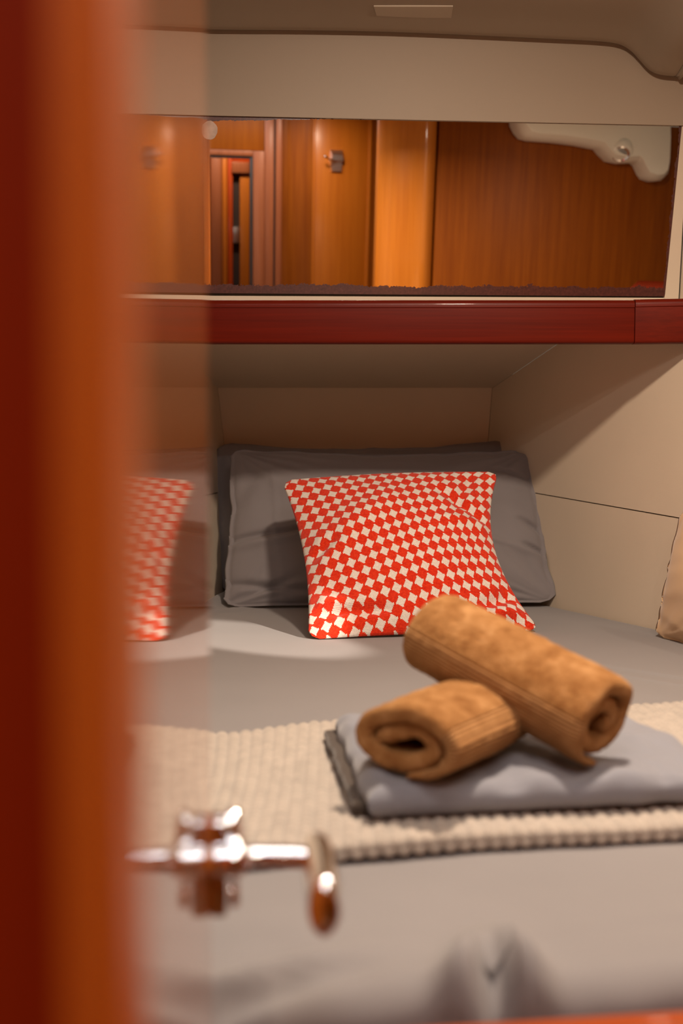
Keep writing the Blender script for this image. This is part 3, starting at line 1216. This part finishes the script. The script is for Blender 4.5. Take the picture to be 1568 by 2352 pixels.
# ------------------------------------------------------------------ rolled towels
def towel(name, c0, c1, rw, rh, turns, th, seed, phase, sgn=1, nl=64, up=Vector((0, 0, 1)), pucker=0.0):
    c0, c1 = Vector(c0), Vector(c1)
    ax = (c1 - c0)
    L = ax.length
    ax.normalize()
    sx = ax.cross(up).normalized()
    sz = sx.cross(ax).normalized()
    ns = int(90 * turns)
    V, U, Fc = [], [], []
    # centre line of the towel in section, from outside (k=0) in
    secs = []
    pitch = th * 1.12
    nt = ns
    tot = 0
    prev = None
    rout = 1.0
    for k in range(nt + 1):
        a = phase + sgn * 2 * math.pi * turns * k / nt
        rad_w = rw - th / 2 - pitch * turns * k / nt
        rad_h = rh - th / 2 - pitch * turns * k / nt * (rh / rw) ** 0.4
        rad_w, rad_h = max(rad_w, 0.003), max(rad_h, 0.003)
        q = Vector((rad_w * math.cos(a), rad_h * math.sin(a)))
        inn = min(1.0, k / nt * 1.4)
        q -= q.normalized() * (th * 0.42 * max(0.0, 1 - k / 22))
        q += Vector((0.006 * nz(q.x * 30, q.y * 30, seed), 0.006 * nz(q.x * 30, q.y * 30, seed + 9))) * inn
        if prev is not None:
            tot += (q - prev).length
        prev = q
        secs.append((q, tot))
    across = 10          # points round each section: outer face, rounded hem ends are closed by faces
    rows = nl + 1
    SK = len(secs)
    for j in range(rows):
        # clustering near the ends
        t = 0.5 - 0.5 * math.cos(math.pi * j / nl)
        t = 0.6 * t + 0.4 * j / nl
        e = min(t, 1 - t) * L
        rnd = 1.0 if e > th * 0.6 else math.sqrt(max(0.0, 1 - (1 - e / (th * 0.6)) ** 2))
        rnd = 0.30 + 0.70 * rnd
        for side in (1, -1):
            for k, (q, s) in enumerate(secs):
                qn = secs[min(k + 1, SK - 1)][0] - secs[max(k - 1, 0)][0]
                nrm = Vector((qn.y, -qn.x)).normalized() * sgn
                tp = 1.0 if k > 22 else 0.25 + 0.75 * k / 22
                off = nrm * (side * th * 0.5 * rnd * tp)
                p2 = q + off
                # slow swell and slight lumpiness of the whole roll
                lump = 1 + 0.035 * nz(t * 3, math.atan2(q.y, q.x) * 0.8, seed) + 0.03 * math.sin(math.pi * t)
                p2 = p2 * lump
                shrink = 1 - pucker * max(0.0, 1 - e / 0.03) ** 2
                p2 = p2 * shrink
                endj = 0.0035 * nz(s * 30, seed, 2) * (1 if t < 0.5 else -1) * max(0, 1 - e / 0.03) + (0.010 * (s / tot)) * (1 if t < 0.5 else -1) * max(0, 1 - e / 0.04)
                w = c0 + ax * (L * t + endj) + sx * p2.x + sz * p2.y
                fz = 0.0012 * noise.noise(w * 160) + 0.0009 * noise.noise(w * 420)
                wn = (sx * nrm.x + sz * nrm.y) * (side * fz)
                V.append(w + wn)
                U.append((s, t * L))
    for j in range(rows - 1):
        for k in range(SK - 1):
            a = (j * 2) * SK + k
            b = (j * 2 + 2) * SK + k
            Fc.append((a, a + 1, b + 1, b))
            a2, b2 = a + SK, b + SK
            Fc.append((a2, b2, b2 + 1, a2 + 1))
        for k in (0, SK - 1):
            a = (j * 2) * SK + k
            b = (j * 2 + 2) * SK + k
            Fc.append((a, b, b + SK, a + SK))
    for j in (0, rows - 1):
        for k in range(SK - 1):
            a = (j * 2) * SK + k
            Fc.append((a, a + 1, a + 1 + SK, a + SK))
    return mesh(name, V, Fc, M['terry'], None, smooth=True, uvs=U)


ZT = ZF + 0.030
t1 = towel('rolled_towel', (0.050, 1.000, ZT + 0.036), (0.165, 1.170, ZT + 0.036), 0.066, 0.044, 1.75, 0.0180, 4, R(-78), sgn=1)
tag(t1, 'tan rolled towel lying flat, its coiled end facing the camera', 'towel', 'rolled tan towels')
t2 = towel('rolled_towel', (0.253, 1.050, ZT + 0.040), (0.098, 1.200, ZT + 0.106), 0.060, 0.054, 1.9, 0.0170, 17, R(262), sgn=-1)
tag(t2, 'tan rolled towel leaning diagonally across the other towel', 'towel', 'rolled tan towels')


# ------------------------------------------------------------------ door jamb and open door (near left)
def jamb():
    cx, cy, r = -0.0530, 0.220, 0.011
    pts = [(cx, cy - r + 0.0002), (cx, 0.238), (-0.075, 0.238), (-0.075, 0.250), (-1.2, 0.250), (-1.2, cy - r + 0.0002)]
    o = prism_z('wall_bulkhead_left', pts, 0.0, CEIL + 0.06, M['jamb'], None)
    struct(o, 'dark red varnished bulkhead close to the camera on the left')
    q = []
    for k in range(13):
        a = R(-90 + k * 7.5)
        q.append((cx + r * math.cos(a), cy + r * math.sin(a)))
    q += [(cx + r, 0.238), (cx + 0.0003, 0.238), (cx + 0.0003, cy)]
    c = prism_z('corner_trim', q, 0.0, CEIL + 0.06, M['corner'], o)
    for p in c.data.polygons:
        p.use_smooth = True
    c.data.set_sharp_from_angle(angle=R(30))
    c['label'] = 'rounded lighter orange corner post of the jamb'
    return o


jamb()

DA, DBv = -0.025, -0.080


def dface(y):
    return DA + DBv * y


def door():
    y0, y1 = 0.240, 0.676
    th = 0.026
    r = 0.006
    d = Vector((DBv, 1, 0)).normalized()
    nrm = Vector((1, -DBv, 0)).normalized()
    A = Vector((dface(y0), y0, 0))
    Bv = Vector((dface(y1), y1, 0))
    pts = [A, ]
    c = Bv - d * r - nrm * r
    for k in range(9):
        a = k / 8 * math.pi / 2
        pts.append(c + nrm * r * math.cos(a) + d * r * math.sin(a))
    c2 = Bv - d * r - nrm * (th - r)
    for k in range(9):
        a = math.pi / 2 + k / 8 * math.pi / 2
        pts.append(c2 + nrm * r * math.cos(a) + d * r * math.sin(a))
    pts.append(A - nrm * th)
    root = prism_z('door_1', [(p.x, p.y) for p in pts], 0.02, CEIL - 0.02, M['door'], None)
    for p in root.data.polygons:
        p.use_smooth = p.area < 0.01
    struct(root, 'glossy varnished cabin door standing open, seen nearly edge-on')
    # handle: plate, neck, grip
    yh = 0.640
    zc_ = P(480, 1985, yh).z
    o0 = Vector((dface(yh), yh, zc_))

    def L(a, b, z):      # a out of the door, b along the door (+ = away from camera)
        return o0 + nrm * a + d * b + Vector((0, 0, z))
    bm = bmesh.new()
    bmesh.ops.create_cube(bm, size=1)
    for v in bm.verts:
        x, y, z = v.co
        v.co = L(0.0052 + x * 0.0104, y * 0.020, z * 0.056)
    pl = bevelled('handle_plate', bm, M['chrome'], root, 0.0028, 4, angle=40)
    lathe('handle_collar', [(0.0105, 0.0), (0.0105, 0.006), (0.0095, 0.008), (0.0075, 0.009)], L(0.0115, 0, 0.010), nrm, M['chrome'], root)
    lathe('plate_boss', [(0.0085, 0.0), (0.0085, 0.004), (0.0075, 0.0055), (0.004, 0.006)], L(0.0115, 0, -0.017), nrm, M['chrome'], root)
    lathe('handle_cap', [(0.010, 0.0), (0.010, 0.0045), (0.0085, 0.0065), (0.004, 0.0075)], L(0.0112, 0.0, 0.0225), nrm, M['chrome'], root, 24)
    tube('handle_barrel', [L(0.003, -0.010, 0.006), L(0.0155, -0.010, 0.006)], [0.0095, 0.0095], M['chrome'], root, 24, 4)
    tube('handle_neck', [L(0.010, 0, 0.004), L(0.034, 0, 0.004), L(0.060, -0.002, 0.003)], [0.0066, 0.0060, 0.0064], M['chrome'], root, 20, 8)
    tube('lever_handle', [L(0.0625, 0.004, 0.001), L(0.0635, -0.012, -0.002), L(0.0635, -0.030, -0.005), L(0.0635, -0.046, -0.008)],
         [0.0088, 0.0096, 0.0098, 0.0095], M['chrome'], root, 24, 8, flat=1.85)
    return root


door()

# ------------------------------------------------------------------ things the mirror shows: bulkhead right of the doorway, corridor
YD = 0.55
xD0 = RF(1001, 480, YD).x
xC0 = RF(868, 480, YD).x
# bulkhead D
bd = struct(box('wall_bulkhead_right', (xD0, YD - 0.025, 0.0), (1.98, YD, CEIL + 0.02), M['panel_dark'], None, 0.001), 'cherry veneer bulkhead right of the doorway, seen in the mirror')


def curved_post(name, x0, x1, yf, mat, depth=0.05, z0=0.0, z1=CEIL + 0.02, parent=None, skew=0.25):
    """bullnose post: gentle face on the doorway side, rounding into a groove on the bulkhead side"""
    pts = []
    n = 26
    for k in range(n + 1):
        t = k / n
        # bulge profile: rises quickly at the doorway side, flat, drops into the groove
        s = math.sin(math.pi * min(1, t * 0.5 / 0.72 if t < 0.72 else 0.5 + (t - 0.72) * 0.5 / 0.28))
        pts.append((x0 + (x1 - x0) * t, yf + depth * s ** 0.75))
    pts += [(x1, yf - 0.03), (x0, yf - 0.03)]
    o = prism_z(name, pts, z0, z1, mat, parent)
    for p in o.data.polygons:
        p.use_smooth = True
    o.data.set_sharp_from_angle(angle=R(35))
    return o


post = struct(curved_post('trim_1', xC0, xD0 - 0.003, YD - 0.015, M['panel_lit'], 0.060), 'rounded orange cherry post beside the doorway, seen in the mirror')

YK = -0.45


def XR_(px):
    return RF(px, 480, YK).x


# corridor back bulkhead: hook panel between two rolled panels, a frame to its left
back = struct(box('wall_corridor', (XR_(722), YK - 0.03, 0.0), (XR_(850), YK, H + 0.93), M['panel'], None, 0.0015), 'flat cherry panel with a chrome hook, seen in the mirror')


def roll_panel(name, pa, pb, depth, mat, parent=None, flip=False):
    xa, xb = XR_(pa), XR_(pb)
    pts = []
    n = 20
    for k in range(n + 1):
        t = k / n
        s = 1 - math.cos(t * math.pi / 2) if not flip else math.sin(t * math.pi / 2) - 0
        s = (1 - t) ** 2 if not flip else t ** 2
        pts.append((xa + (xb - xa) * t, YK + 0.001 - 0.0 + depth * s))
    pts += [(xb, YK - 0.03), (xa, YK - 0.03)]
    o = prism_z(name, pts, 0.0, H + 0.93, mat, parent)
    for p in o.data.polygons:
        p.use_smooth = True
    o.data.set_sharp_from_angle(angle=R(40))
    return o


roll_panel('curved_panel', 650, 718, -0.045, M['panel_dark'], back)
box('panel_bead', (XR_(717), YK - 0.03, 0), (XR_(722), YK + 0.004, H + 0.93), M['panel'], back, 0.002)
box('panel_bead', (XR_(842), YK - 0.03, 0), (XR_(850), YK + 0.007, H + 0.93), M['panel'], back, 0.003)
roll_panel('curved_panel', 851, 905, -0.05, M['panel_dark'], back, flip=True)
box('corridor_panel', (XR_(905), YK - 0.10, 0), (1.30, YK - 0.045, H + 0.93), M['panel'], back, 0.001)
# vertical bead and frame upright right of the opening
box('door_casing', (XR_(607), YK - 0.03, 0), (XR_(628), YK, H + 0.93), M['frame'], back, 0.002)
box('casing_bead', (XR_(632), YK - 0.03, 0), (XR_(647), YK + 0.008, H + 0.93), M['frame'], back, 0.006, 4)
box('casing_groove', (XR_(628), YK - 0.03, 0), (XR_(632), YK - 0.006, H + 0.93), M['shadow_gap'], back, 0)
zfr = RF(560, 346, YK).z
zop = RF(560, 362, YK).z
box('head_panel', (-0.60, YK - 0.03, zfr + 0.002), (XR_(606), YK - 0.004, H + 0.93), M['panel_dark'], back, 0.001)
fr = struct(box('door_2', (XR_(580), YK - 0.02, 0), (XR_(606), YK + 0.010, zfr), M['frame'], None, 0.003), 'brown frame with black gasket round a far doorway, seen in the mirror')
box('frame_head', (-0.50, YK - 0.02, zop + 0.006), (XR_(580) - 0.0005, YK + 0.010, zfr), M['frame'], fr, 0.003)
box('gasket', (XR_(574), YK - 0.018, 0), (XR_(580) - 0.0005, YK + 0.002, zop + 0.005), M['black'], fr, 0.002)
box('gasket', (-0.50, YK - 0.018, zop - 0.004), (XR_(574), YK + 0.002, zop + 0.005), M['black'], fr, 0.002)
# room beyond that doorway
YQ = -1.20


def XQ(px):
    return RF(px, 480, YQ).x


far = struct(box('wall_far', (-1.0, YQ - 0.06, 0.0), (0.95, YQ - 0.03, H + 0.95), M['cherry_v'], None, 0), 'cherry joinery beyond the far doorway')
box('joinery_panel', (XQ(484), YQ - 0.03, 0), (XQ(509), YQ, H + 0.80), M['frame'], far, 0.002)
box('joinery_panel', (XQ(511), YQ - 0.03, 0), (XQ(522), YQ - 0.006, H + 0.80), M['panel'], far, 0.002)
box('joinery_stile', (XQ(523), YQ - 0.03, 0), (XQ(534), YQ + 0.006, H + 0.80), M['cherry_v'], far, 0.002)
box('dark_slot', (XQ(534), YQ - 0.03, 0), (XQ(551), YQ - 0.020, RF(540, 402, YQ).z), M['shadow_gap'], far, 0)
box('locker_door', (XQ(551), YQ - 0.03, 0), (XQ(585), YQ + 0.002, RF(540, 400, YQ).z), M['panel'], far, 0.002)
za, zb_ = RF(540, 558, YQ).z, RF(540, 521, YQ).z
box('hinge', (XQ(535), YQ - 0.020, za), (XQ(552), YQ + 0.001, zb_), M['steel'], far, 0.001)
box('cornice', (XQ(531), YQ - 0.03, RF(540, 398, YQ).z), (XQ(600), YQ + 0.02, RF(540, 372, YQ).z), M['frame'], far, 0.004, 3)

# corridor shell
struct(box('wall_corridor_left', (-1.0, -1.3, 0), (-0.96, 0.20, H + 0.95), M['panel'], None, 0))
struct(box('wall_corridor_right', (1.30, -1.3, 0), (1.34, YD - 0.03, H + 0.95), M['panel'], None, 0))
struct(box('ceiling_corridor', (-1.2, -1.3, H + 0.93), (1.98, 0.56, H + 0.96), M['head'], None, 0))


# chrome hook
def hook():
    c = RF(772, 370, YK + 0.0)
    s = (RF(782, 370, YK) - RF(762, 370, YK)).length / 20       # metres per mirror pixel
    root = empty('coat_hook', c)
    tag(root, 'small chrome coat hook on the cherry panel, seen in the mirror', 'hook')
    w, h = 16 * s, 24 * s

    def bodyf(name, z0, z1, wa, wb, d0, d1, bev):
        bm = bmesh.new()
        vs = []
        for (y, f) in ((0, 1.0), (1, 0.82)):
            for (sx_, zz, ww) in ((-1, z0, wa), (1, z0, wa), (1, z1, wb), (-1, z1, wb)):
                vs.append(bm.verts.new((c.x + sx_ * ww * f, YK + (d0 if y == 0 else d1), c.z + (zz if y == 0 else (zz * (0.45 if (d1 > 0.015 and zz > 0) else 0.86) + (z0 + z1) * 0.07)))))
        bm.faces.new(vs[0:4])
        bm.faces.new(vs[4:8][::-1])
        for i in range(4):
            j = (i + 1) % 4
            bm.faces.new((vs[j], vs[i], vs[4 + i], vs[4 + j]))
        return bevelled(name, bm, M['satin'], root, bev, 4, angle=25)
    bodyf('hook_plate', -h, h * 0.15, w * 0.80, w, 0.0, 0.010, 0.004)
    bodyf('hook_cap', -h * 0.05, h, w * 1.05, w * 0.88, 0.0, 0.022, 0.008)
    tube('hook_arm', [c + Vector((0.0, 0.010, 0.001)), c + Vector((-14 * s, 0.030, 0.002)), c + Vector((-24 * s, 0.040, 4 * s)), c + Vector((-30 * s, 0.044, 8 * s))],
         [0.0045, 0.004, 0.0038, 0.0055], M['chrome'], root, 14, 6)
    return root


hook()


# moulded lamp housing hanging from the headliner at the right, seen in the mirror, with a round spot
def housing():
    Y = 0.66

    def Q(px, py, y=Y):
        return RF(px, py, y)
    # outline in the mirror picture
    out = [(1196, 250), (1196, 284), (1205, 302), (1216, 315), (1234, 320), (1290, 324), (1345, 331), (1392, 340), (1402, 352), (1418, 368), (1445, 374), (1478, 372), (1486, 380), (1494, 398), (1502, 410),
           (1520, 416), (1536, 414), (1546, 404), (1550, 380), (1552, 330), (1552, 250)]
    root = empty('spotlight_housing', Q(1440, 300))
    root.location.z = CEIL
    tag(root, 'cream moulded housing with a round spotlight, top right in mirror', 'light')
    bm = bmesh.new()
    layers = [(0.0, 1.0, 0.0), (0.05, 1.0, 0.0), (0.075, 0.985, 0.010), (0.09, 0.95, 0.022)]
    pts = [Q(x, y) for x, y in out]
    cx = sum(p.x for p in pts) / len(pts)
    rings = []
    for (dy, sc, up_) in layers:
        ring = []
        for p in pts:
            z = p.z
            if z < CEIL + 0.01:
                z = min(z + up_, CEIL + 0.01)
            ring.append(bm.verts.new((cx + (p.x - cx) * sc, YD + 0.001 + dy, z)))
        rings.append(ring)
    n = len(pts)
    for a, b in zip(rings[:-1], rings[1:]):
        for i in range(n):
            j = (i + 1) % n
            bm.faces.new((a[i], a[j], b[j], b[i]))
    bm.faces.new(rings[0][::-1])
    bm.faces.new(rings[-1])
    bevelled('housing', bm, M['gelcoat'], root, 0.0, 2, angle=50)
    # raised rim along the lower edge
    c = Q(1425, 356, YD + 0.085)
    cc = Vector((c.x, YD + 0.085, c.z + 0.004))
    axd = Vector((-0.25, 0.75, -0.62)).normalized()
    lathe('lamp_boss', [(0.046, -0.06), (0.044, -0.02), (0.040, -0.004), (0.036, 0.0)], cc, axd, M['gelcoat'], root)
    lathe('lamp_ring', [(0.031, -0.004), (0.031, 0.004), (0.028, 0.006), (0.022, 0.003), (0.022, -0.001)], cc, axd, M['chrome'], root)
    gl = lathe('lamp_lens', [(0.0205, 0.0), (0.020, 0.002), (0.010, 0.003), (0.0005, 0.0032)], cc, axd, M['steel'], root)
    return cc, axd


hc, ha = housing()
# the reading spot itself: shines on the pillows and the bed
lamp('reading_spot_glow', 'SPOT', hc + ha * 0.03, 330.0, (1.0, 0.84, 0.70), (-0.155, 2.06, ZB), spot_size=R(6.6), spot_blend=0.3, shadow_soft_size=0.02)


def downlight(x, y, z, label, r=0.055):
    root = empty('ceiling_downlight', (x, y, z))
    tag(root, label, 'light', 'ceiling downlights')
    lathe('trim_ring', [(r, 0.0), (r, -0.008), (r - 0.006, -0.012), (r - 0.008, -0.006), (r - 0.008, 0.0)], (x, y, z), (0, 0, 1), M['chrome'], root)
    lathe('lamp_lens', [(r - 0.009, -0.002), (r - 0.009, -0.004)], (x, y, z), (0, 0, 1), M['bulb'], root)


downlight(0.32, 1.12, CEIL + 0.044, 'round ceiling downlight over the middle of the bed')
downlight(0.42, -0.12, H + 0.93, 'round ceiling downlight in the corridor above the camera')
downlight(1.08, 1.32, CEIL + 0.044, 'smaller round downlight added as fill over the right side of the bed', 0.045)  # fitting made up for the added side fill
downlight(0.2, -0.95, H + 0.95, 'round ceiling downlight beyond the far doorway')
